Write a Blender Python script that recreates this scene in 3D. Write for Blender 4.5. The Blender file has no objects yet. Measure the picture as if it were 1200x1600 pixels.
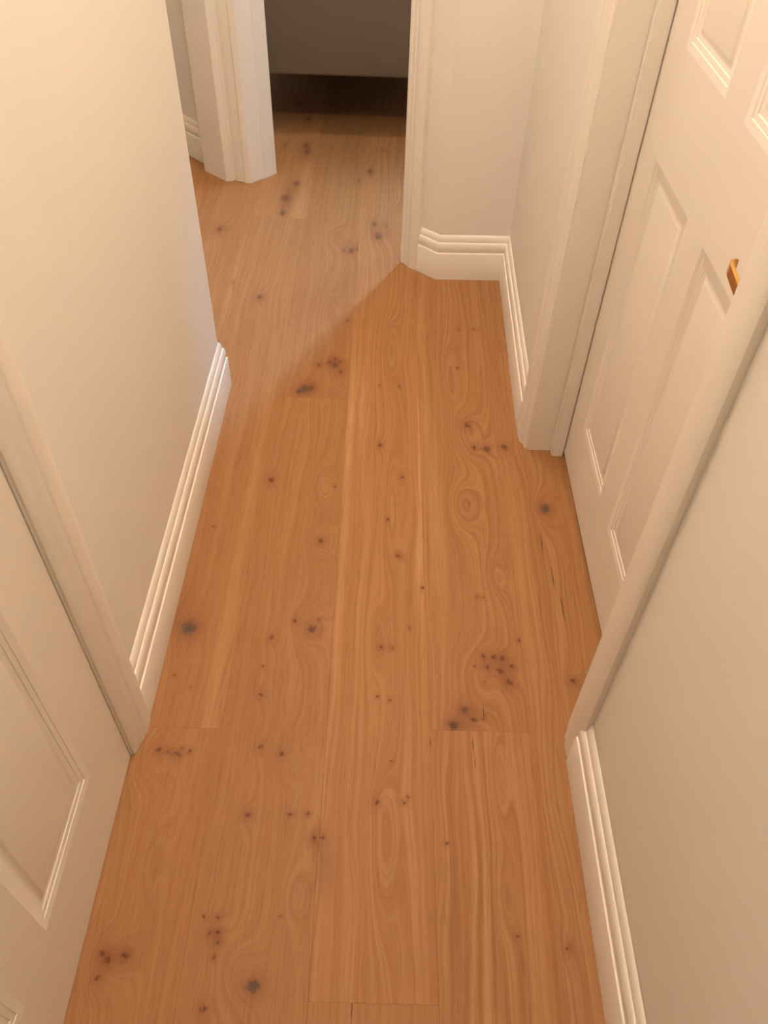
import bpy, bmesh, math, random
from mathutils import Vector, Matrix

# ------------------------------------------------------------------ camera, world, exposure
scene = bpy.context.scene
C = scene.collection
cam_data = bpy.data.cameras.new('camera')
cam = bpy.data.objects.new('camera', cam_data)
C.objects.link(cam)
CAM_R = Matrix(((0.99958843, -0.02814609, -0.00554692),
                (0.01661019, 0.72549296, -0.68802911),
                (0.02338959, 0.68765381, 0.72566188)))
M4 = CAM_R.to_4x4()
M4.translation = (0.0, 0.0, 1.5)
cam.matrix_world = M4
cam_data.sensor_fit = 'VERTICAL'
cam_data.sensor_height = 36.0
cam_data.lens = 36.0 * 1241.0 / 1600.0
cam_data.clip_start = 0.01
scene.camera = cam

world = bpy.data.worlds.new('world')          # closed rooms: almost no light from outside
scene.world = world
world.use_nodes = True
world.node_tree.nodes['Background'].inputs[0].default_value = (0.05, 0.05, 0.06, 1)
world.node_tree.nodes['Background'].inputs[1].default_value = 0.05

vs = scene.view_settings
vs.view_transform = 'Standard'
vs.look = 'None'
vs.exposure = 0.0
vs.gamma = 1.0
vs.use_curve_mapping = False

HALL_LIGHT = (1.0, 0.82, 0.65)
HALL_POWER = 66.0
LANDING_POWER = 47.0
ROOM_POWER = 56.0
SPOT_LIGHT = (0.27, 0.60, 1.0)
SPOT_POWER = 360.0

# ------------------------------------------------------------------ helpers
def link(name, me, mat=None, parent=None):
    o = bpy.data.objects.new(name, me)
    C.objects.link(o)
    if mat is not None:
        me.materials.append(mat)
    if parent is not None:
        o.parent = parent
    return o

def bm_obj(name, bm, mat=None, parent=None, smooth=False):
    bmesh.ops.recalc_face_normals(bm, faces=bm.faces)
    me = bpy.data.meshes.new(name)
    bm.to_mesh(me)
    bm.free()
    if smooth:
        for p in me.polygons:
            p.use_smooth = True
        me.set_sharp_from_angle(angle=math.radians(smooth if smooth is not True else 180))
    return link(name, me, mat, parent)

def tag(o, label, cat, kind=None, group=None):
    o['label'] = label
    o['category'] = cat
    if kind:
        o['kind'] = kind
    if group:
        o['group'] = group
    return o

def add_prism(bm, pts, z0, z1):
    lo = [bm.verts.new((p[0], p[1], z0)) for p in pts]
    hi = [bm.verts.new((p[0], p[1], z1)) for p in pts]
    n = len(pts)
    bm.faces.new(lo)
    bm.faces.new(hi)
    for i in range(n):
        j = (i + 1) % n
        bm.faces.new((lo[i], lo[j], hi[j], hi[i]))

def add_box(bm, x0, x1, y0, y1, z0, z1):
    add_prism(bm, [(x0, y0), (x1, y0), (x1, y1), (x0, y1)], z0, z1)

def add_cyl(bm, c, r, axis, length, seg=24, r2=None):
    r2 = r if r2 is None else r2
    m = Matrix.Translation(c) @ Vector((0, 0, 1)).rotation_difference(Vector(axis)).to_matrix().to_4x4()
    bmesh.ops.create_cone(bm, cap_ends=True, segments=seg, radius1=r, radius2=r2, depth=length, matrix=m)

def offset_polyline(pts, d):
    """offset an open plan polyline to its left by d, with mitred corners"""
    out = []
    n = len(pts)
    V = [Vector(p) for p in pts]
    for i in range(n):
        ns = []
        if i > 0:
            t = (V[i] - V[i-1]).normalized()
            ns.append(Vector((-t.y, t.x)))
        if i < n - 1:
            t = (V[i+1] - V[i]).normalized()
            ns.append(Vector((-t.y, t.x)))
        if len(ns) == 1:
            m = ns[0] * d
        else:
            b = (ns[0] + ns[1]).normalized()
            m = b * (d / max(0.2, b.dot(ns[0])))
        out.append(V[i] + m)
    return out

def sweep(bm, profile, face_line, depth):
    """profile (t, z): t measured from the wall; face_line lies at t = depth, room to its left"""
    rings = []
    offs = [offset_polyline(face_line, t - depth) for t, z in profile]
    for i in range(len(face_line)):
        rings.append([bm.verts.new((offs[k][i].x, offs[k][i].y, profile[k][1])) for k in range(len(profile))])
    n = len(profile)
    for a, b in zip(rings[:-1], rings[1:]):
        for k in range(n):
            l = (k + 1) % n
            bm.faces.new((a[k], a[l], b[l], b[k]))
    bm.faces.new(rings[0])
    bm.faces.new(rings[-1][::-1])

# ------------------------------------------------------------------ materials
def new_mat(name):
    m = bpy.data.materials.new(name)
    m.use_nodes = True
    nt = m.node_tree
    return m, nt, nt.nodes['Principled BSDF']

def node(nt, kind, **kw):
    n = nt.nodes.new(kind)
    for k, v in kw.items():
        setattr(n, k, v)
    return n

def paint(name, col, rough, bump_scale=220.0, bump=0.03, spec=0.4, tone=0.03):
    m, nt, b = new_mat(name)
    tc = node(nt, 'ShaderNodeTexCoord')
    nz = node(nt, 'ShaderNodeTexNoise')
    nz.inputs['Scale'].default_value = bump_scale
    nz.inputs['Detail'].default_value = 3.0
    nt.links.new(tc.outputs['Object'], nz.inputs['Vector'])
    bp = node(nt, 'ShaderNodeBump')
    bp.inputs['Strength'].default_value = bump
    bp.inputs['Distance'].default_value = 0.002
    nt.links.new(nz.outputs['Fac'], bp.inputs['Height'])
    nt.links.new(bp.outputs['Normal'], b.inputs['Normal'])
    n2 = node(nt, 'ShaderNodeTexNoise')
    n2.inputs['Scale'].default_value = 4.0
    n2.inputs['Detail'].default_value = 2.0
    nt.links.new(tc.outputs['Object'], n2.inputs['Vector'])
    mx = node(nt, 'ShaderNodeMix', data_type='RGBA')
    mx.inputs[6].default_value = (*col, 1)
    mx.inputs[7].default_value = (*[c * (1 - tone) for c in col], 1)
    nt.links.new(n2.outputs['Fac'], mx.inputs[0])
    nt.links.new(mx.outputs[2], b.inputs['Base Color'])
    b.inputs['Roughness'].default_value = rough
    b.inputs['Specular IOR Level'].default_value = spec
    return m

WALL = paint('wall_emulsion', (0.84, 0.80, 0.74), 0.75, 300, 0.04, 0.25)
TRIM = paint('satin_trim_paint', (0.86, 0.81, 0.735), 0.38, 30, 0.008, 0.4)
DOORP = paint('satin_door_paint', (0.85, 0.795, 0.715), 0.45, 30, 0.008, 0.35)
CEIL = paint('ceiling_paint', (0.86, 0.84, 0.80), 0.9, 200, 0.02, 0.2)
SLAB = paint('subfloor_screed', (0.06, 0.045, 0.035), 0.9, 60, 0.2, 0.1)
FABRIC = paint('grey_woven_fabric', (0.205, 0.152, 0.105), 0.95, 900, 0.4, 0.1, 0.08)
LINEN = paint('white_bed_linen', (0.70, 0.68, 0.66), 0.95, 300, 0.2, 0.1)
LEGWOOD = paint('dark_leg_wood', (0.05, 0.03, 0.02), 0.5)

def metal(name, col, rough):
    m, nt, b = new_mat(name)
    tc = node(nt, 'ShaderNodeTexCoord')
    nz = node(nt, 'ShaderNodeTexNoise')
    nz.inputs['Scale'].default_value = 60.0
    nt.links.new(tc.outputs['Object'], nz.inputs['Vector'])
    mr = node(nt, 'ShaderNodeMapRange')
    mr.inputs[3].default_value = rough * 0.8
    mr.inputs[4].default_value = rough * 1.2
    nt.links.new(nz.outputs['Fac'], mr.inputs[0])
    nt.links.new(mr.outputs[0], b.inputs['Roughness'])
    b.inputs['Base Color'].default_value = (*col, 1)
    b.inputs['Metallic'].default_value = 1.0
    return m

BRASS = metal('polished_brass', (0.66, 0.40, 0.13), 0.20)

def glow(name, col, strength):
    m, nt, b = new_mat(name)
    b.inputs['Base Color'].default_value = (0.8, 0.8, 0.8, 1)
    b.inputs['Emission Color'].default_value = (*col, 1)
    b.inputs['Emission Strength'].default_value = strength
    return m

def oak(name, seed, tone, knots, rings, lights, contrast=1.0, cracks=()):
    """oak plank: growth lines are level lines of a field that bulges round each knot.
    knots: (x, y, rx, ry, depth, grey); rings: (x, y, sx, sy, amount); lights: (x, y, sx, sy, amount)"""
    m, nt, b = new_mat(name)
    L = nt.links.new
    def val(x):
        return x
    def setin(sock, v):
        if hasattr(v, 'is_linked') or isinstance(v, bpy.types.NodeSocket):
            L(v, sock)
        else:
            sock.default_value = v
    def math_(op, a, b_=0.0, c=0.0, clamp=False):
        n = node(nt, 'ShaderNodeMath', operation=op)
        n.use_clamp = clamp
        setin(n.inputs[0], a)
        setin(n.inputs[1], b_)
        setin(n.inputs[2], c)
        return n.outputs[0]
    def vmath(op, a, b_=None, c=None):
        n = node(nt, 'ShaderNodeVectorMath', operation=op)
        for i, v in enumerate((a, b_, c)):
            if v is not None:
                setin(n.inputs[i], v)
        return n.outputs['Value'] if op == 'DOT_PRODUCT' else n.outputs['Vector']
    def noise(vec, detail=2.0, rough=0.5, dist=0.0, scale=1.0):
        n = node(nt, 'ShaderNodeTexNoise')
        n.inputs['Scale'].default_value = scale
        n.inputs['Detail'].default_value = detail
        n.inputs['Roughness'].default_value = rough
        n.inputs['Distortion'].default_value = dist
        L(vec, n.inputs['Vector'])
        return n.outputs['Fac']
    def mixc(fac, a, b_, blend='MIX'):
        n = node(nt, 'ShaderNodeMix', data_type='RGBA', blend_type=blend)
        setin(n.inputs[0], fac)
        setin(n.inputs[6], a if isinstance(a, bpy.types.NodeSocket) else (*a, 1))
        setin(n.inputs[7], b_ if isinstance(b_, bpy.types.NodeSocket) else (*b_, 1))
        return n.outputs[2]
    def ramp(v, a, b_, lo=0.0, hi=1.0):
        n = node(nt, 'ShaderNodeMapRange')
        n.interpolation_type = 'SMOOTHSTEP'
        setin(n.inputs[0], v)
        n.inputs[1].default_value = a
        n.inputs[2].default_value = b_
        n.inputs[3].default_value = lo
        n.inputs[4].default_value = hi
        return n.outputs[0]
    tc = node(nt, 'ShaderNodeTexCoord')
    P = tc.outputs['Object']
    sep = node(nt, 'ShaderNodeSeparateXYZ')
    L(P, sep.inputs[0])
    off = Vector((seed * 3.7 % 17, seed * 7.3 % 23, seed * 1.9 % 11))
    def sp(sx, sy):
        return vmath('MULTIPLY_ADD', P, (sx, sy, 1.0), tuple(off))
    # small wobble so knots are not perfect ellipses
    wob = node(nt, 'ShaderNodeTexNoise')
    wob.inputs['Scale'].default_value = 1.0
    wob.inputs['Detail'].default_value = 2.0
    L(sp(130, 85), wob.inputs['Vector'])
    wv = vmath('MULTIPLY_ADD', wob.outputs['Color'], (0.012, 0.013, 0.0), (-0.006, -0.0065, 0.0))
    PW = vmath('ADD', P, wv)
    PC = vmath('MULTIPLY_ADD', wv, (0.3, 0.0, 0.0), P)
    def gauss(base, x, y, sx, sy):
        d = vmath('MULTIPLY_ADD', base, (1 / sx, 1 / sy, 0.0), (-x / sx, -y / sy, 0.0))
        return math_('POWER', 0.3679, vmath('DOT_PRODUCT', d, d))
    flow = None
    core = None
    halo = None
    grey = None
    rim = None
    def acc(a, g, k):
        return math_('MULTIPLY', g, k) if a is None else math_('MULTIPLY_ADD', g, k, a)
    for (x, y, rx, ry, dk, gr) in knots:
        big = rx > 0.0042
        g1 = gauss(PW, x, y, rx * 1.0, ry * 1.0)
        core = acc(core, g1, dk)
        if rx > 0.0018:
            rim = acc(rim, gauss(PW, x, y, rx * 2.1 + 0.001, ry * 2.3 + 0.0015), 0.55 * dk)
        if gr:
            grey = acc(grey, g1, gr)
        if big:
            g2 = gauss(P, x, y, max(rx * 2.6, 0.014), max(ry * 3.4, 0.030))
            flow = acc(flow, g2, 0.012 + rx * 1.0)
            halo = acc(halo, g2, 0.5 * dk)
    for (x, y, sx, sy, am) in rings:
        g2 = gauss(P, x, y, sx, sy)
        flow = acc(flow, g2, am)
        halo = acc(halo, g2, 0.22)
    big_n = noise(sp(7.0, 1.3), 2.0, 0.55)
    s = math_('MULTIPLY_ADD', big_n, 0.085, sep.outputs[0])
    mid_n = noise(sp(30.0, 5.0), 2.0, 0.5)
    s = math_('MULTIPLY_ADD', mid_n, 0.010, s)
    if flow is not None:
        s = math_('ADD', s, flow)
    sv = node(nt, 'ShaderNodeCombineXYZ')
    L(math_('MULTIPLY', s, 120.0 if contrast < 1.2 else 85.0), sv.inputs[0])
    L(math_('MULTIPLY', sep.outputs[1], 1.2), sv.inputs[1])
    sv.inputs[2].default_value = seed * 2.13
    g_ring = noise(sv.outputs[0], 3.5, 0.62)
    sv2 = node(nt, 'ShaderNodeCombineXYZ')
    L(math_('MULTIPLY', s, 28.0), sv2.inputs[0])
    L(math_('MULTIPLY', sep.outputs[1], 0.5), sv2.inputs[1])
    sv2.inputs[2].default_value = seed * 1.13 + 5
    g_band = noise(sv2.outputs[0], 1.5, 0.5)
    pores = noise(sp(520.0, 14.0), 2.0, 0.6)
    flecks = noise(sp(190.0, 9.0), 2.0, 0.6)
    cloud = noise(sp(9.0, 2.6), 2.0, 0.5)
    t = [c * tone for c in (1, 1, 1)]
    light = (0.378 * t[0], 0.192 * t[1], 0.080 * t[2])
    deep = (0.258 * t[0], 0.110 * t[1], 0.038 * t[2])
    warm = (0.306 * t[0], 0.138 * t[1], 0.050 * t[2])
    col = mixc(ramp(g_ring, 0.30, 0.70, 0.62 - 0.5 * contrast, 0.62 + 0.38 * contrast), deep, light)
    col = mixc(ramp(g_band, 0.35, 0.65, 0.0, 0.45), col, warm)
    col = mixc(ramp(cloud, 0.40, 0.70, 0.0, 0.35), col, warm)
    dark_line = mixc(1.0, col, (0.62, 0.54, 0.48), 'MULTIPLY')
    col = mixc(ramp(pores, 0.55, 0.75, 0.0, 0.50), col, dark_line)
    col = mixc(ramp(flecks, 0.60, 0.78, 0.0, 0.40), col, dark_line)
    for (x, y, sx, sy, am) in lights:
        d = gauss(P, x, y, sx, sy)
        streak = math_('MULTIPLY', d, ramp(flecks, 0.30, 0.62, 0.25, 1.0))
        if am > 0:
            col = mixc(math_('MULTIPLY', streak, am * 1.35, clamp=True), col, (0.47, 0.255, 0.115))
        else:
            col = mixc(math_('MULTIPLY', d, -am, clamp=True), col, (0.200, 0.078, 0.032))
    if halo is not None:
        col = mixc(math_('MULTIPLY', halo, 0.42, clamp=True), col, (0.215, 0.082, 0.034))
    if rim is not None:
        col = mixc(math_('MULTIPLY', rim, ramp(mid_n, 0.3, 0.65, 0.5, 1.1), clamp=True), col, (0.195, 0.070, 0.030))
    if core is not None:
        cm = ramp(math_('MULTIPLY', core, ramp(noise(sp(160.0, 90.0), 2.0), 0.3, 0.65, 0.6, 1.25)), 0.15, 0.70)
        col = mixc(math_('MULTIPLY', cm, 0.80), col, mixc(ramp(core, 0.6, 0.95), (0.135, 0.044, 0.019), (0.070, 0.024, 0.011)))
    if grey is not None:
        col = mixc(math_('MINIMUM', grey, 0.8), col, (0.085, 0.062, 0.045))
    for (x, y, sx, sy) in cracks:
        col = mixc(math_('MULTIPLY', gauss(PC, x, y, sx, sy), 0.85, clamp=True), col, (0.035, 0.014, 0.007))
    L(col, b.inputs['Base Color'])
    rg = ramp(g_ring, 0.3, 0.7, 0.58, 0.48)
    L(rg, b.inputs['Roughness'])
    b.inputs['Specular IOR Level'].default_value = 0.16
    bp = node(nt, 'ShaderNodeBump')
    bp.inputs['Strength'].default_value = 0.12
    bp.inputs['Distance'].default_value = 0.001
    L(pores, bp.inputs['Height'])
    L(bp.outputs['Normal'], b.inputs['Normal'])
    return m

# ------------------------------------------------------------------ the setting
ZC = 3.05
ZD = 1.93          # door opening height

bm = bmesh.new()
add_box(bm, -1.9, 3.2, -1.5, 6.8, -0.05, -0.0145)
floor = tag(bm_obj('floor', bm, SLAB), 'oak plank floor running the length of the hallway', 'floor', 'structure')

bm = bmesh.new()
add_box(bm, -1.9, 3.2, -1.5, 6.8, ZC, ZC + 0.05)
tag(bm_obj('ceiling', bm, CEIL), 'plain white ceiling over the hallway', 'ceiling', 'structure')

ZB = -0.0145
bm = bmesh.new()
add_box(bm, -0.60, -0.4815, -1.3, -0.146, ZB, ZC)
add_box(bm, -0.60, -0.4815, 0.746, 1.924, ZB, ZC)
add_box(bm, -0.60, -0.4815, -0.146, 0.746, ZD + 0.016, ZC)
add_box(bm, -0.66, -0.60, -0.25, 0.85, ZB, ZC)  # unseen box added behind the door to stop light leaking under it
tag(bm_obj('wall_left', bm, WALL), 'cream painted hallway wall around the door without a handle', 'wall', 'structure')

bm = bmesh.new()
add_box(bm, 0.4095, 0.56, -1.3, 0.816, ZB, ZC)
add_prism(bm, [(0.4095, 1.701), (0.56, 1.701), (0.56, 2.95), (0.4275, 2.95), (0.4275, 2.612)], ZB, ZC)
add_box(bm, 0.4095, 0.56, 0.816, 1.701, ZD + 0.018, ZC)
add_box(bm, 0.56, 0.62, 0.70, 1.80, ZB, ZC)  # unseen block added behind the lever door, keeps outside light from its gap
tag(bm_obj('wall_right', bm, WALL), 'cream painted hallway wall around the door with a brass lever', 'wall', 'structure')

# face lines of the skirting (room on the left hand side while walking along them)
RIGHT_FAR = [(0.3905, 1.770), (0.409, 2.593), (0.178, 2.586), (0.104, 2.650)]
RIGHT_NEAR = [(0.3890, -1.3), (0.3905, 0.745)]
LEFT = [(-1.58, 1.942), (-0.462, 1.942), (-0.4635, 0.818)]
LEFT_BACK = [(-0.4635, -0.24), (-0.4635, -1.3)]
FAR_LEFT = [(-0.814, 3.502), (-1.60, 4.30)]
SK = 0.018
wl = offset_polyline(RIGHT_FAR, -SK)
bm = bmesh.new()
add_prism(bm, [(wl[1].x + 0.01, wl[1].y), (wl[2].x, wl[2].y), (wl[3].x, wl[3].y), (0.135, 2.745), (0.21, 2.83), (0.45, 2.83)], ZB, ZC)
tag(bm_obj('wall_back', bm, WALL), 'cream end wall with an angled return beside the open doorway', 'wall', 'structure')

wf = offset_polyline(FAR_LEFT, -SK)
bm = bmesh.new()
add_prism(bm, [(wf[0].x, wf[0].y), (wf[1].x, wf[1].y), (-1.60, 4.50), (-0.52, 3.48), (-0.60, 3.40)], ZB, ZC)
# above the open diagonal doorway
add_prism(bm, [(0.11, 2.70), (-0.66, 3.36), (-0.54, 3.46), (0.20, 2.80)], ZD, ZC)
tag(bm_obj('wall_far', bm, WALL), 'diagonal wall holding the open doorway, mauve in the shade', 'wall', 'structure')

bm = bmesh.new()
add_box(bm, -1.70, -0.60, 1.80, 1.924, ZB, ZC)
add_box(bm, -1.75, -1.60, 1.80, 6.6, ZB, ZC)
tag(bm_obj('wall_landing', bm, WALL), 'cream wall turning away round the hallway corner', 'wall', 'structure')

bm = bmesh.new()
add_box(bm, -1.75, 3.05, 6.5, 6.65, ZB, ZC)
add_box(bm, 2.9, 3.05, 2.83, 6.65, ZB, ZC)
add_box(bm, 0.21, 3.05, 2.83, 2.95, ZB, ZC)
tag(bm_obj('wall_room', bm, WALL), 'walls of the dim room beyond the open doorway', 'wall', 'structure')

bm = bmesh.new()
add_box(bm, -0.60, 0.56, -1.4, -1.3, ZB, ZC)
tag(bm_obj('wall_near', bm, WALL), 'cream wall closing the near end of the hallway', 'wall', 'structure')

SKIRT = [(0.0, 0.0), (0.018, 0.0), (0.018, 0.0985), (0.0172, 0.1003), (0.0150, 0.1012), (0.0138, 0.1030), (0.0142, 0.1070),
         (0.0150, 0.1120), (0.0152, 0.1180), (0.0146, 0.1240), (0.0132, 0.1300), (0.0112, 0.1350), (0.0092, 0.1375),
         (0.0078, 0.1380), (0.0080, 0.1398), (0.0078, 0.1440), (0.0064, 0.1510), (0.0040, 0.1570), (0.0015, 0.1610), (0.0, 0.1620)]
for nm, line, lab in (
        ('baseboard_right', RIGHT_FAR, 'white moulded skirting board turning the corner beside the open doorway'),
        ('baseboard_near', RIGHT_NEAR, 'white moulded skirting board on the near side of the door with the lever'),
        ('baseboard_left', LEFT, 'white moulded skirting board ending at the outside wall corner'),
        ('baseboard_behind', LEFT_BACK, 'white moulded skirting board past the door without a handle'),
        ('baseboard_far', FAR_LEFT, 'white moulded skirting board in the alcove behind the door post')):
    bm = bmesh.new()
    sweep(bm, SKIRT, line, SK)
    tag(bm_obj(nm, bm, TRIM, None, 32), lab, 'skirting board', 'structure')

# architrave profile: (distance from the inner edge, thickness)
ARCH = [(0.0, 0.0), (0.0, 0.0030), (0.004, 0.0056), (0.009, 0.0076), (0.0130, 0.0078), (0.0160, 0.0080), (0.0190, 0.0092), (0.0215, 0.0118), (0.0245, 0.0152),
        (0.0280, 0.0175), (0.0340, 0.0186), (0.0420, 0.0191), (0.0440, 0.0196), (0.0455, 0.0212), (0.0490, 0.0222), (0.0640, 0.0222), (0.0740, 0.0212), (0.0830, 0.0190), (0.0890, 0.0165), (0.0920, 0.0140), (0.0920, 0.0)]

# the casing of the left door has a shallower, smoother moulding
ARCH_SHALLOW = [(0.0, 0.0), (0.0, 0.0045), (0.005, 0.0078), (0.010, 0.0094), (0.018, 0.0108), (0.024, 0.0128), (0.031, 0.0152), (0.040, 0.0170),
                (0.0435, 0.0174), (0.0455, 0.0188), (0.049, 0.0195), (0.066, 0.0200), (0.080, 0.0190), (0.089, 0.0165), (0.092, 0.0140), (0.092, 0.0)]

def architrave_leg(x_wall, nx, y_in, dy, parent, prof=ARCH, k=1.0):
    bm = bmesh.new()
    add_prism(bm, [(x_wall + nx * t * k, y_in + dy * a) for a, t in prof], 0.0, ZD + 0.006)
    return bm_obj('architrave', bm, TRIM, parent, 50)

def architrave_head(x_wall, nx, y0, y1, parent):
    bm = bmesh.new()
    prof = [(x_wall + nx * t, ZD + 0.006 + a) for a, t in ARCH]
    A = [bm.verts.new((p[0], y0, p[1])) for p in prof]
    B = [bm.verts.new((p[0], y1, p[1])) for p in prof]
    bm.faces.new(A)
    bm.faces.new(B)
    for i in range(len(prof)):
        j = (i + 1) % len(prof)
        bm.faces.new((A[i], A[j], B[j], B[i]))
    return bm_obj('architrave', bm, TRIM, parent, 50)

# trim of the left door
bm = bmesh.new()
add_box(bm, -0.60, -0.4815, 0.730, 0.746, 0, ZD)
add_box(bm, -0.60, -0.4815, -0.146, -0.130, 0, ZD)
add_box(bm, -0.60, -0.4815, -0.146, 0.746, ZD, ZD + 0.016)
t1 = tag(bm_obj('trim_1', bm, TRIM), 'white door casing around the door without a handle', 'door casing', 'structure')
bm = bmesh.new()
add_box(bm, -0.560, -0.529, 0.716, 0.730, 0, ZD)
add_box(bm, -0.560, -0.529, -0.130, -0.116, 0, ZD)
bm_obj('door_stop', bm, TRIM, t1)
architrave_leg(-0.4815, 1, 0.734, 1, t1, ARCH_SHALLOW)
architrave_leg(-0.4815, 1, -0.136, -1, t1)
architrave_head(-0.4815, 1, -0.228, 0.828, t1)

# trim of the right door
bm = bmesh.new()
add_box(bm, 0.4095, 0.56, 1.681, 1.701, 0, ZD)
add_box(bm, 0.4095, 0.56, 0.816, 0.835, 0, ZD)
add_box(bm, 0.4095, 0.56, 0.816, 1.701, ZD, ZD + 0.018)
t2 = tag(bm_obj('trim_2', bm, TRIM), 'white door casing around the door with a brass lever', 'door casing', 'structure')
for y0, y1 in ((1.657, 1.681), (0.835, 0.859)):
    bm = bmesh.new()
    add_box(bm, 0.4775, 0.5100, y0, y1, 0, ZD)
    bmesh.ops.bevel(bm, geom=[e for e in bm.edges if abs(e.verts[0].co.z - e.verts[1].co.z) > 0.5], offset=0.003, segments=2, affect='EDGES')
    bm_obj('door_stop', bm, TRIM, t2)
architrave_leg(0.4095, -1, 1.687, 1, t2, ARCH, 0.85)
architrave_leg(0.4095, -1, 0.829, -1, t2, ARCH, 0.80)
architrave_head(0.4095, -1, 0.737, 1.779, t2)

# trim of the open diagonal doorway
bm = bmesh.new()
add_prism(bm, [(-0.822, 3.520), (-0.7985, 3.429), (-0.693, 3.3365), (-0.690, 3.3352), (-0.6655, 3.3372), (-0.6625, 3.344), (-0.6565, 3.3485), (-0.650, 3.345),
               (-0.640, 3.3395), (-0.630, 3.3365), (-0.620, 3.3335), (-0.612, 3.3310), (-0.608, 3.3245), (-0.600, 3.3228), (-0.584, 3.3240), (-0.532, 3.3760),
               (-0.5295, 3.3757), (-0.487, 3.4265), (-0.545, 3.50), (-0.60, 3.54), (-0.72, 3.55)], 0, ZD)
t3 = tag(bm_obj('trim_3', bm, TRIM), 'white door casing of the open diagonal doorway', 'door casing', 'structure')
bm = bmesh.new()
add_prism(bm, [(0.1085, 2.6455), (0.0875, 2.6585), (0.0835, 2.6640), (0.0800, 2.6655), (0.0775, 2.6720), (0.0745, 2.6800), (0.0705, 2.6830), (0.0675, 2.6835),
               (0.0655, 2.6910), (0.0630, 2.6945), (0.0560, 2.6985), (0.0515, 2.7060), (0.1400, 2.8050), (0.1700, 2.7800), (0.1350, 2.6700)], 0, ZD)
bm_obj('architrave', bm, TRIM, t3)
bm = bmesh.new()
add_prism(bm, [(0.10, 2.655), (-0.66, 3.335), (-0.55, 3.44), (0.20, 2.76)], ZD, ZD + 0.09)
bm_obj('architrave', bm, TRIM, t3)

# ------------------------------------------------------------------ doors
PANEL = [(0.0, 0.0), (0.0040, 0.0010), (0.0100, 0.0024), (0.0120, 0.0028), (0.0134, 0.0040), (0.0195, 0.0053), (0.0215, 0.0057), (0.0230, 0.0070),
         (0.0290, 0.0082), (0.0330, 0.0084), (0.0400, 0.0056), (0.0430, 0.0052)]

def door(name, label, x_face, inward, y_hi, y_lo, z0, z1, y_splits, z_splits):
    """panelled door standing along y; x_face is the hall side, inward the direction into the leaf"""
    th = 0.040
    bm = bmesh.new()
    x0, x1 = x_face, x_face + inward * th
    xa, xb = min(x0, x1), max(x0, x1)
    ys = [y_hi] + [v for p in y_splits for v in p] + [y_lo]
    for i in range(0, len(ys), 2):                      # stiles and middle stile
        add_box(bm, xa, xb, ys[i+1], ys[i], z0, z1)
    zs = [z0] + [v for p in z_splits for v in p] + [z1]
    for (ya, yb) in y_splits:                           # rails between them
        for i in range(0, len(zs), 2):
            add_box(bm, xa, xb, yb, ya, zs[i], zs[i+1])
    d = tag(bm_obj(name, bm, DOORP), label, 'door', 'structure')
    for (ya, yb) in y_splits:
        for (za, zb) in z_splits:
            bm = bmesh.new()
            rings = []
            for k, (ins, dep) in enumerate(PANEL):
                x = x_face + inward * dep
                rings.append([bm.verts.new((x, ya - ins, za + ins)), bm.verts.new((x, yb + ins, za + ins)),
                              bm.verts.new((x, yb + ins, zb - ins)), bm.verts.new((x, ya - ins, zb - ins))])
            for r, q in zip(rings[:-1], rings[1:]):
                for k in range(4):
                    l = (k + 1) % 4
                    bm.faces.new((r[k], r[l], q[l], q[k]))
            bm.faces.new(rings[-1])
            xb_ = x_face + inward * th * 0.9
            back = [bm.verts.new((xb_, v.co.y, v.co.z)) for v in rings[0]]
            for k in range(4):
                l = (k + 1) % 4
                bm.faces.new((rings[0][l], rings[0][k], back[k], back[l]))
            bm.faces.new(back[::-1])
            bm_obj('panel', bm, DOORP, d, 28)
    return d

ZS = [(0.190, 0.873), (1.064, 1.500), (1.600, 1.800)]
door('door_1', 'white panelled door without a handle, flush with the hallway wall', -0.4830, -1, 0.7275, -0.126, 0.003, ZD - 0.003,
     [(0.601, 0.356), (0.258, 0.013)], ZS)
d2 = door('door_2', 'white panelled door with a brass lever, set deep in its casing', 0.5115, 1, 1.678, 0.838, 0.013, ZD - 0.003,
          [(1.551, 1.306), (1.208, 0.963)], ZS)

def lever_handle(parent):
    zc = 0.928
    path = [(0.4860, 0.895), (0.4800, 0.908), (0.4765, 0.925), (0.4755, 0.950), (0.4752, 0.980), (0.4752, 1.004), (0.4762, 1.0105), (0.4790, 1.0155), (0.4830, 1.0175), (0.4868, 1.0168)]
    th, hh = 0.0030, 0.0088
    bm = bmesh.new()
    a = offset_polyline(path, th)
    c = offset_polyline(path, -th)
    rings = []
    for w, p, q in zip(path, a, c):
        zm = 0.946 + (min(w[1], 1.011) - 1.011) * 0.17
        rings.append([bm.verts.new((p.x, p.y, zm - hh)), bm.verts.new((p.x, p.y, zm + hh)), bm.verts.new((q.x, q.y, zm + hh)), bm.verts.new((q.x, q.y, zm - hh))])
    for r, s in zip(rings[:-1], rings[1:]):
        for k in range(4):
            l = (k + 1) % 4
            bm.faces.new((r[k], r[l], s[l], s[k]))
    bm.faces.new(rings[0])
    bm.faces.new(rings[-1][::-1])
    bmesh.ops.recalc_face_normals(bm, faces=bm.faces)
    bmesh.ops.bevel(bm, geom=[e for e in bm.edges if e.calc_face_angle(0) > 1.2], offset=0.0009, segments=2, affect='EDGES')
    h = bm_obj('handle', bm, BRASS, parent)
    h['label'] = 'polished brass lever with a curled tip'
    bm = bmesh.new()
    add_cyl(bm, (0.507, 0.912, zc), 0.025, (1, 0, 0), 0.010, 32)
    add_cyl(bm, (0.494, 0.912, zc), 0.009, (1, 0, 0), 0.028, 20)
    bm_obj('rose', bm, BRASS, h)
lever_handle(d2)

# ------------------------------------------------------------------ oak planks
W = 0.2145
SEAM = -0.103       # seam position at y = 1.7
SKEW = -0.0060      # the boards run a touch off the wall line
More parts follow.
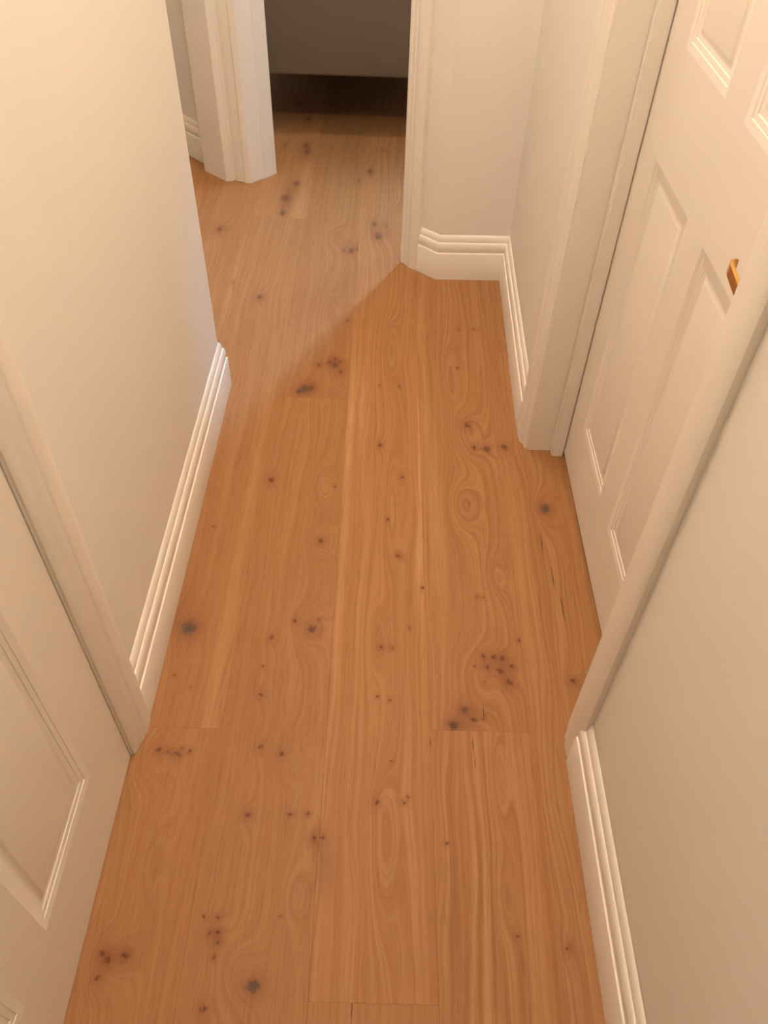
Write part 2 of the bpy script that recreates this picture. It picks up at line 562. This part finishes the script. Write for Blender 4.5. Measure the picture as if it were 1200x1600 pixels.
# knots seen in the boards: x, y in metres, half width and half length in millimetres
KNOTS = [
    (-0.4373, 2.4355, 11.0, 18.4), (-0.5419, 2.5268, 5.6, 9.6), (-0.6533, 2.9129, 12.3, 23.1), (-0.4654, 4.2495, 12.8, 31.1), (-0.4033, 4.0448, 12.4, 29.0),
    (-0.3863, 3.7326, 14.6, 32.3), (-0.3746, 3.6622, 17.3, 37.7), (-0.4827, 3.7253, 5.8, 12.9), (-0.0843, 3.4736, 14.0, 29.2), (-0.1284, 3.381, 8.2, 16.9),
    (-0.0323, 3.7018, 5.9, 12.8), (-0.3934, 3.3315, 16.2, 33.1), (-0.4286, 3.197, 18.4, 36.6), (-0.4224, 3.0612, 15.3, 29.6), (-0.0527, 2.9928, 10.1, 19.2),
    (-0.0354, 2.8948, 17.4, 32.1), (-0.0043, 2.9799, 5.1, 9.5), (-0.1342, 2.7746, 12.0, 21.7), (-0.1634, 2.7777, 6.0, 10.9), (-0.1105, 2.7857, 7.2, 13.1),
    (-0.126, 2.3047, 6.4, 10.4), (-0.2045, 2.0523, 6.0, 9.1), (-0.1712, 2.0675, 6.0, 9.1), (-0.1541, 2.0514, 10.0, 15.1), (-0.1371, 2.0726, 6.1, 9.2),
    (-0.1322, 2.0191, 6.0, 8.9), (-0.1541, 2.0854, 6.1, 9.2), (-0.2401, 1.927, 13.6, 19.7), (-0.2564, 1.9138, 7.7, 11.2), (-0.2173, 1.9344, 7.8, 11.3),
    (-0.2938, 1.5292, 8.6, 11.1), (-0.1204, 1.5116, 3.4, 4.4), (-0.0037, 1.6809, 5.4, 7.3), (0.058, 1.5534, 4.3, 5.6), (0.2475, 2.271, 3.4, 5.4),
    (0.2971, 2.2773, 5.4, 8.5), (0.2331, 2.0568, 4.0, 6.1), (0.248, 1.7783, 9.4, 12.9), (0.2627, 1.6842, 5.5, 7.3), (0.2969, 1.6803, 9.1, 12.2),
    (0.3483, 1.6879, 9.1, 12.2), (0.0497, 1.9565, 3.1, 4.6), (-0.0112, 1.9568, 3.1, 4.6), (-0.4217, 1.3539, 3.2, 3.9), (-0.1443, 1.3165, 6.4, 7.7),
    (-0.1471, 1.0484, 10.2, 11.1), (-0.1301, 1.0756, 2.9, 3.2), (-0.187, 1.0702, 4.4, 4.8), (-0.2345, 1.0228, 5.7, 6.2), (-0.2455, 0.9469, 3.5, 3.7),
    (-0.241, 0.8757, 5.4, 5.5), (-0.2277, 0.7573, 5.2, 5.0), (-0.1822, 0.7434, 6.4, 6.2), (0.0218, 1.3953, 4.1, 5.1), (0.0488, 1.2731, 4.8, 5.6),
    (0.1074, 1.1751, 3.8, 4.3), (0.0761, 1.0593, 2.9, 3.2), (0.0113, 1.0033, 4.3, 4.6), (0.0356, 1.0041, 3.6, 3.8), (0.0069, 0.8786, 3.4, 3.5),
    (0.0329, 0.8717, 3.4, 3.4), (0.236, 1.1528, 3.0, 3.4), (0.2511, 1.1514, 2.4, 2.7), (0.3242, 1.0324, 3.6, 3.9), (0.4353, 1.4503, 11.9, 14.7),
    (0.4314, 0.9308, 7.0, 7.2), (0.2397, 0.987, 4.3, 4.5), (0.2196, 0.9615, 3.5, 3.7), (0.2464, 0.9607, 5.0, 5.2), (0.2625, 0.9861, 6.4, 6.8),
    (0.2824, 0.985, 6.4, 6.8), (0.2739, 0.9518, 8.5, 8.8), (0.3018, 0.9641, 5.7, 5.9), (0.2924, 0.9233, 8.4, 8.6), (0.238, 0.9217, 2.8, 2.9),
    (0.1898, 0.8521, 9.5, 9.5), (0.1706, 0.816, 10.7, 10.5), (0.2088, 0.8303, 6.7, 6.7), (0.2291, 0.8339, 3.4, 3.3), (0.1627, 0.8187, 5.3, 5.3),
    (-0.4257, 1.0427, 17.3, 18.9), (-0.4296, 0.7447, 5.8, 5.6), (-0.4124, 0.7424, 3.2, 3.1), (-0.3978, 0.74, 3.8, 3.7), (-0.3903, 0.7348, 5.1, 4.9),
    (-0.3843, 0.7501, 2.6, 2.5), (-0.3689, 0.7436, 3.8, 3.7), (-0.4477, 0.3746, 6.4, 5.2), (-0.4367, 0.3651, 6.4, 5.2), (-0.4094, 0.3725, 7.5, 6.1),
    (-0.4457, 0.3382, 4.2, 3.4), (-0.4344, 0.9183, 2.7, 2.9), (-0.3921, 0.8912, 2.4, 2.5), (-0.2349, 0.6181, 6.1, 5.5), (-0.1559, 0.6202, 4.3, 3.9),
    (-0.1049, 0.5767, 6.6, 5.9), (-0.0907, 0.5782, 4.8, 4.3), (-0.1207, 0.6223, 3.7, 3.3), (0.0095, 0.6483, 5.6, 5.1), (0.0627, 0.6497, 3.7, 3.4),
    (0.0702, 0.6614, 2.5, 2.3), (0.1428, 0.5736, 3.6, 3.2), (0.2601, 0.4166, 3.3, 2.7), (0.3434, 0.4004, 4.4, 3.6), (-0.2863, 0.4357, 3.3, 2.8),
    (-0.2618, 0.4363, 3.3, 2.8), (-0.2731, 0.4104, 4.4, 3.6), (-0.2577, 0.4108, 4.4, 3.6), (-0.2553, 0.3957, 4.4, 3.6), (-0.2592, 0.373, 3.2, 2.6),
    (-0.1527, 0.4399, 2.2, 1.9), (-0.1878, 0.3317, 11.6, 9.2), (-0.2634, 0.297, 7.3, 5.6), (0.0383, 0.7332, 2.6, 2.5),
]

RINGS = [(-0.156, 1.51, 0.032, 0.075, 0.075), (-0.148, 1.317, 0.030, 0.065, 0.07), (0.222, 1.454, 0.036, 0.085, 0.085), (-0.204, 2.89, 0.034, 0.10, 0.07),
         (0.285, 1.219, 0.022, 0.07, 0.05), (0.205, 1.99, 0.026, 0.20, 0.07), (0.250, 1.736, 0.045, 0.10, 0.08), (-0.155, 1.05, 0.035, 0.07, 0.06),
         (0.245, 0.483, 0.016, 0.07, 0.03), (0.252, 0.70, 0.014, 0.09, 0.045), (-0.440, 0.715, 0.040, 0.045, 0.06), (-0.40, 0.53, 0.030, 0.09, 0.05),
         (-0.170, 0.735, 0.028, 0.055, 0.06), (0.025, 0.58, 0.024, 0.14, 0.07), (0.030, 1.43, 0.018, 0.17, 0.06), (0.000, 1.03, 0.018, 0.10, 0.05),
         (-0.132, 0.474, 0.022, 0.05, 0.05), (-0.43, 0.37, 0.040, 0.05, 0.06), (-0.12, 1.89, 0.034, 0.07, 0.06), (0.222, 0.930, 0.050, 0.085, 0.07),
         (-0.20, 2.38, 0.03, 0.16, 0.05), (0.03, 3.05, 0.03, 0.10, 0.06), (-0.22, 0.355, 0.035, 0.05, 0.06), (0.44, 1.44, 0.03, 0.07, 0.06), (0.02, 2.15, 0.02, 0.16, 0.06)]
LIGHTS = [(-0.092, 1.75, 0.008, 0.25, 0.75), (-0.062, 1.86, 0.010, 0.16, 0.55), (0.106, 1.45, 0.004, 0.40, 0.8), (0.125, 1.9, 0.012, 0.5, 0.25),
          (0.150, 1.35, 0.016, 0.35, 0.35), (-0.085, 1.25, 0.010, 0.40, 0.35), (-0.345, 1.6, 0.012, 0.5, 0.30), (-0.345, 0.9, 0.014, 0.4, 0.25),
          (0.345, 1.2, 0.016, 0.4, 0.25), (-0.36, 3.3, 0.014, 0.45, 0.35), (-0.545, 2.5, 0.008, 0.3, 0.35), (-0.41, 3.18, 0.020, 0.10, -0.55),
          (-0.09, 0.53, 0.030, 0.05, -0.35), (0.10, 1.25, 0.006, 0.12, 0.6), (-0.47, 1.13, 0.05, 0.10, -0.35), (0.05, 0.55, 0.025, 0.12, -0.15)]
CRACKS = [(0.204, 0.775, 0.0011, 0.018), (0.206, 0.735, 0.0009, 0.014), (0.231, 0.848, 0.0011, 0.014), (-0.0225, 0.300, 0.0010, 0.018), (0.4110, 1.33, 0.0012, 0.03),
          (0.425, 1.22, 0.0014, 0.035), (0.436, 1.13, 0.0012, 0.04), (0.236, 1.46, 0.0008, 0.012), (0.262, 1.68, 0.001, 0.012), (0.117, 0.775, 0.0008, 0.015)]
JOINTS = {-2: [0.795, 3.02], -1: [1.887, 3.95], 0: [0.311, 2.44 + 1.9], 1: [0.805, 3.0], 2: [-0.3, 2.15], -3: [1.5, 3.4]}
TONE = {(-2, 0): 1.0, (-2, 1): 0.98, (-2, 2): 1.10, (-1, 0): 0.97, (-1, 1): 0.94, (0, 0): 1.02, (0, 1): 1.04, (1, 0): 1.02, (1, 1): 0.98, (2, 1): 0.97, (2, 2): 0.94}
CONTRAST = {(1, 0): 1.35, (0, 1): 0.85, (1, 1): 1.0, (2, 1): 0.9, (2, 2): 0.8}
Y0, Y1 = -1.29, 6.49
rnd = random.Random(5)
generic = [oak('oak_board_plain_%d' % i, 40 + 3 * i, (0.95, 1.0, 1.05)[i], [(0.02, 0.3, 0.006, 0.009, 0.9, 0), (-0.05, -0.4, 0.005, 0.008, 0.9, 0)], [(0.0, 0.1, 0.03, 0.12, 0.06)], []) for i in range(3)]
for col in range(-8, 15):
    cuts = JOINTS.get(col)
    if cuts is None:
        a = (col * 0.77) % 1.9
        cuts = [a - 0.4, a + 1.7]
    cuts = [c for c in cuts if Y0 + 0.2 < c]
    last = cuts[-1] if cuts else Y0
    while last + 2.1 < Y1 - 0.3:
        last += 2.1
        cuts.append(last)
    edges = [Y0] + cuts + [Y1]
    for k in range(len(edges) - 1):
        ya, yb = edges[k], edges[k + 1]
        g = 0.0001
        xl = SEAM + col * W + g
        xr = SEAM + (col + 1) * W - g
        ym = 0.5 * (ya + yb)
        xm = 0.5 * (xl + xr) + SKEW * (ym - 1.7)
        if xm < -1.86 or xm > 3.05:
            continue
        hw, hl = 0.5 * (xr - xl), 0.5 * (yb - ya) - g
        sk = SKEW
        bv, bd = 0.0004, 0.0003
        bm = bmesh.new()
        def ring(ix, iy, z):
            return [bm.verts.new((sx * (hw - ix) + sk * sy * (hl - iy), sy * (hl - iy), z)) for sx, sy in ((-1, -1), (1, -1), (1, 1), (-1, 1))]
        r0, r1, r2 = ring(0, 0, -0.0145), ring(0, 0, -bd), ring(bv, bv, 0.0)
        for a_, b_ in ((r0, r1), (r1, r2)):
            for q in range(4):
                w = (q + 1) % 4
                bm.faces.new((a_[q], a_[w], b_[w], b_[q]))
        bm.faces.new(r2)
        bm.faces.new(r0[::-1])
        inside = lambda x, y, mx=0.0: abs(x - xm - sk * (y - ym)) < hw + mx and ya - mx < y < yb + mx
        if -3 <= col <= 2 and yb > 0.2 and ya < 4.4:
            ks = []
            for (x, y, rx, ry) in KNOTS:
                if inside(x, y):
                    dk = (0.62 if y > 2.2 and not (abs(y - 2.862) < 0.03 and x > -0.06) else (0.85 if rx > 3 else 0.75))
                    ks.append((x - xm, y - ym, rx / 1000, ry / 1000, dk, 0.8 if rx > 11 and y < 2 else (0.35 if rx > 9 else 0)))
            rs = [(x - xm, y - ym, sx, sy, am) for (x, y, sx, sy, am) in RINGS if inside(x, y)]
            ls = [(x - xm, y - ym, sx, sy, am) for (x, y, sx, sy, am) in LIGHTS if inside(x, y)]
            cs = [(x - xm, y - ym, sx, sy) for (x, y, sx, sy) in CRACKS if inside(x, y, 0.002)]
            m = oak('oak_board_%d_%d' % (col + 4, k), col * 4.3 + k * 2.7 + 31, TONE.get((col, k), 1.0), ks, rs, ls, CONTRAST.get((col, k), 0.6), cs)
        else:
            m = generic[(col * 7 + k * 3) % 3]
        p = bm_obj('plank', bm, m, floor)
        p.location = (xm, ym, 0.0)

# ------------------------------------------------------------------ bed in the room beyond
bed = bpy.data.objects.new('bed', None)
C.objects.link(bed)
bed.location = (-0.17, 3.842, 0.0)
tag(bed, 'single bed with a plain dark grey fabric footboard, beyond the open doorway', 'bed')

def soft_box(name, x0, x1, y0, y1, z0, z1, r, mat, parent, seg=4):
    bm = bmesh.new()
    add_box(bm, x0, x1, y0, y1, z0, z1)
    bmesh.ops.recalc_face_normals(bm, faces=bm.faces)
    bmesh.ops.bevel(bm, geom=list(bm.edges), offset=r, segments=seg, profile=0.5, affect='EDGES')
    return bm_obj(name, bm, mat, parent, True)

BW = 0.50
soft_box('footboard', -BW, BW, 0.0, 0.055, 0.26, 0.70, 0.012, FABRIC, bed)
soft_box('headboard', -BW, BW, 1.985, 2.05, 0.26, 1.05, 0.015, FABRIC, bed)
for s in (-1, 1):
    soft_box('side_rail', s * (BW - 0.02) - 0.02, s * (BW - 0.02) + 0.02, 0.05, 1.99, 0.26, 0.42, 0.008, FABRIC, bed)
soft_box('slat_base', -BW + 0.04, BW - 0.04, 0.05, 1.99, 0.30, 0.34, 0.006, LEGWOOD, bed, 2)
soft_box('mattress', -BW + 0.05, BW - 0.05, 0.06, 1.98, 0.338, 0.56, 0.05, LINEN, bed)
soft_box('pillow', -0.36, 0.36, 1.50, 1.95, 0.55, 0.68, 0.06, LINEN, bed)
for sx in (-BW + 0.03, BW - 0.03):
    for sy in (0.03, 2.01):
        bm = bmesh.new()
        add_cyl(bm, (sx, sy, 0.135), 0.018, (0, 0, 1), 0.27, 16, 0.024)
        bm_obj('leg', bm, LEGWOOD, bed)

# ------------------------------------------------------------------ ceiling lamps (above the picture)
def ceiling_lamp(loc, radius, col, watts, label):
    o = bpy.data.objects.new('ceiling_lamp', None)
    C.objects.link(o)
    o.location = loc
    tag(o, label, 'lamp')
    bm = bmesh.new()
    add_cyl(bm, (0, 0, -0.012), 0.075, (0, 0, 1), 0.024, 40)
    bm_obj('ceiling_plate', bm, TRIM, o)
    bm = bmesh.new()
    bmesh.ops.create_uvsphere(bm, u_segments=32, v_segments=16, radius=radius, matrix=Matrix.Translation((0, 0, -0.02 - radius * 0.93)))
    radiance = watts / (4 * math.pi * radius * radius * math.pi)
    bm_obj('glass_globe', bm, glow('lit_opal_glass', col, radiance), o, True)
    return o

ceiling_lamp((-0.02, 1.12, ZC), 0.085, HALL_LIGHT, HALL_POWER, 'opal globe lamp on the ceiling between the two doors')
ceiling_lamp((-0.08, 2.42, ZC), 0.085, HALL_LIGHT, LANDING_POWER, 'opal globe lamp on the ceiling in front of the open doorway')

ceiling_lamp((0.95, 3.62, ZC), 0.085, (0.90, 0.92, 0.95), ROOM_POWER, 'opal globe lamp on the ceiling of the room beyond the doorway')

# cool white spotlight on the ceiling of the room, turned to the doorway
spot = bpy.data.objects.new('ceiling_spotlight', None)
C.objects.link(spot)
spot.location = (0.58, 3.78, ZC)
tag(spot, 'small black spotlight on the ceiling, tilted to the doorway', 'lamp')
DARKMETAL = metal('black_metal', (0.03, 0.03, 0.03), 0.4)
aim = (Vector((0.02, 2.50, 0.0)) - Vector((0.58, 3.78, ZC - 0.15))).normalized()
tilt = Vector((0, 0, -1)).rotation_difference(aim)
bm = bmesh.new()
add_cyl(bm, (0, 0, -0.010), 0.05, (0, 0, 1), 0.020, 32)
bm_obj('ceiling_plate', bm, DARKMETAL, spot)
bm = bmesh.new()
add_cyl(bm, (0, 0, -0.065), 0.007, (0, 0, 1), 0.10, 12)
bm_obj('arm', bm, DARKMETAL, spot)
bm = bmesh.new()
mt = Matrix.Translation(Vector((0.0, 0.0, -0.15))) @ tilt.to_matrix().to_4x4()
bmesh.ops.create_cone(bm, cap_ends=False, segments=32, radius1=0.075, radius2=0.045, depth=0.12, matrix=mt)
bm_obj('shade', bm, DARKMETAL, spot)
sd = bpy.data.lights.new('bulb_light', 'SPOT')
sd.energy = SPOT_POWER
sd.color = SPOT_LIGHT
sd.spot_size = math.radians(45)
sd.spot_blend = 1.0
sd.shadow_soft_size = 0.07
sl = bpy.data.objects.new('bulb_light', sd)
C.objects.link(sl)
sl.parent = spot
sl.location = Vector((0, 0, -0.15)) + aim * 0.05
sl.rotation_euler = tilt.to_euler()
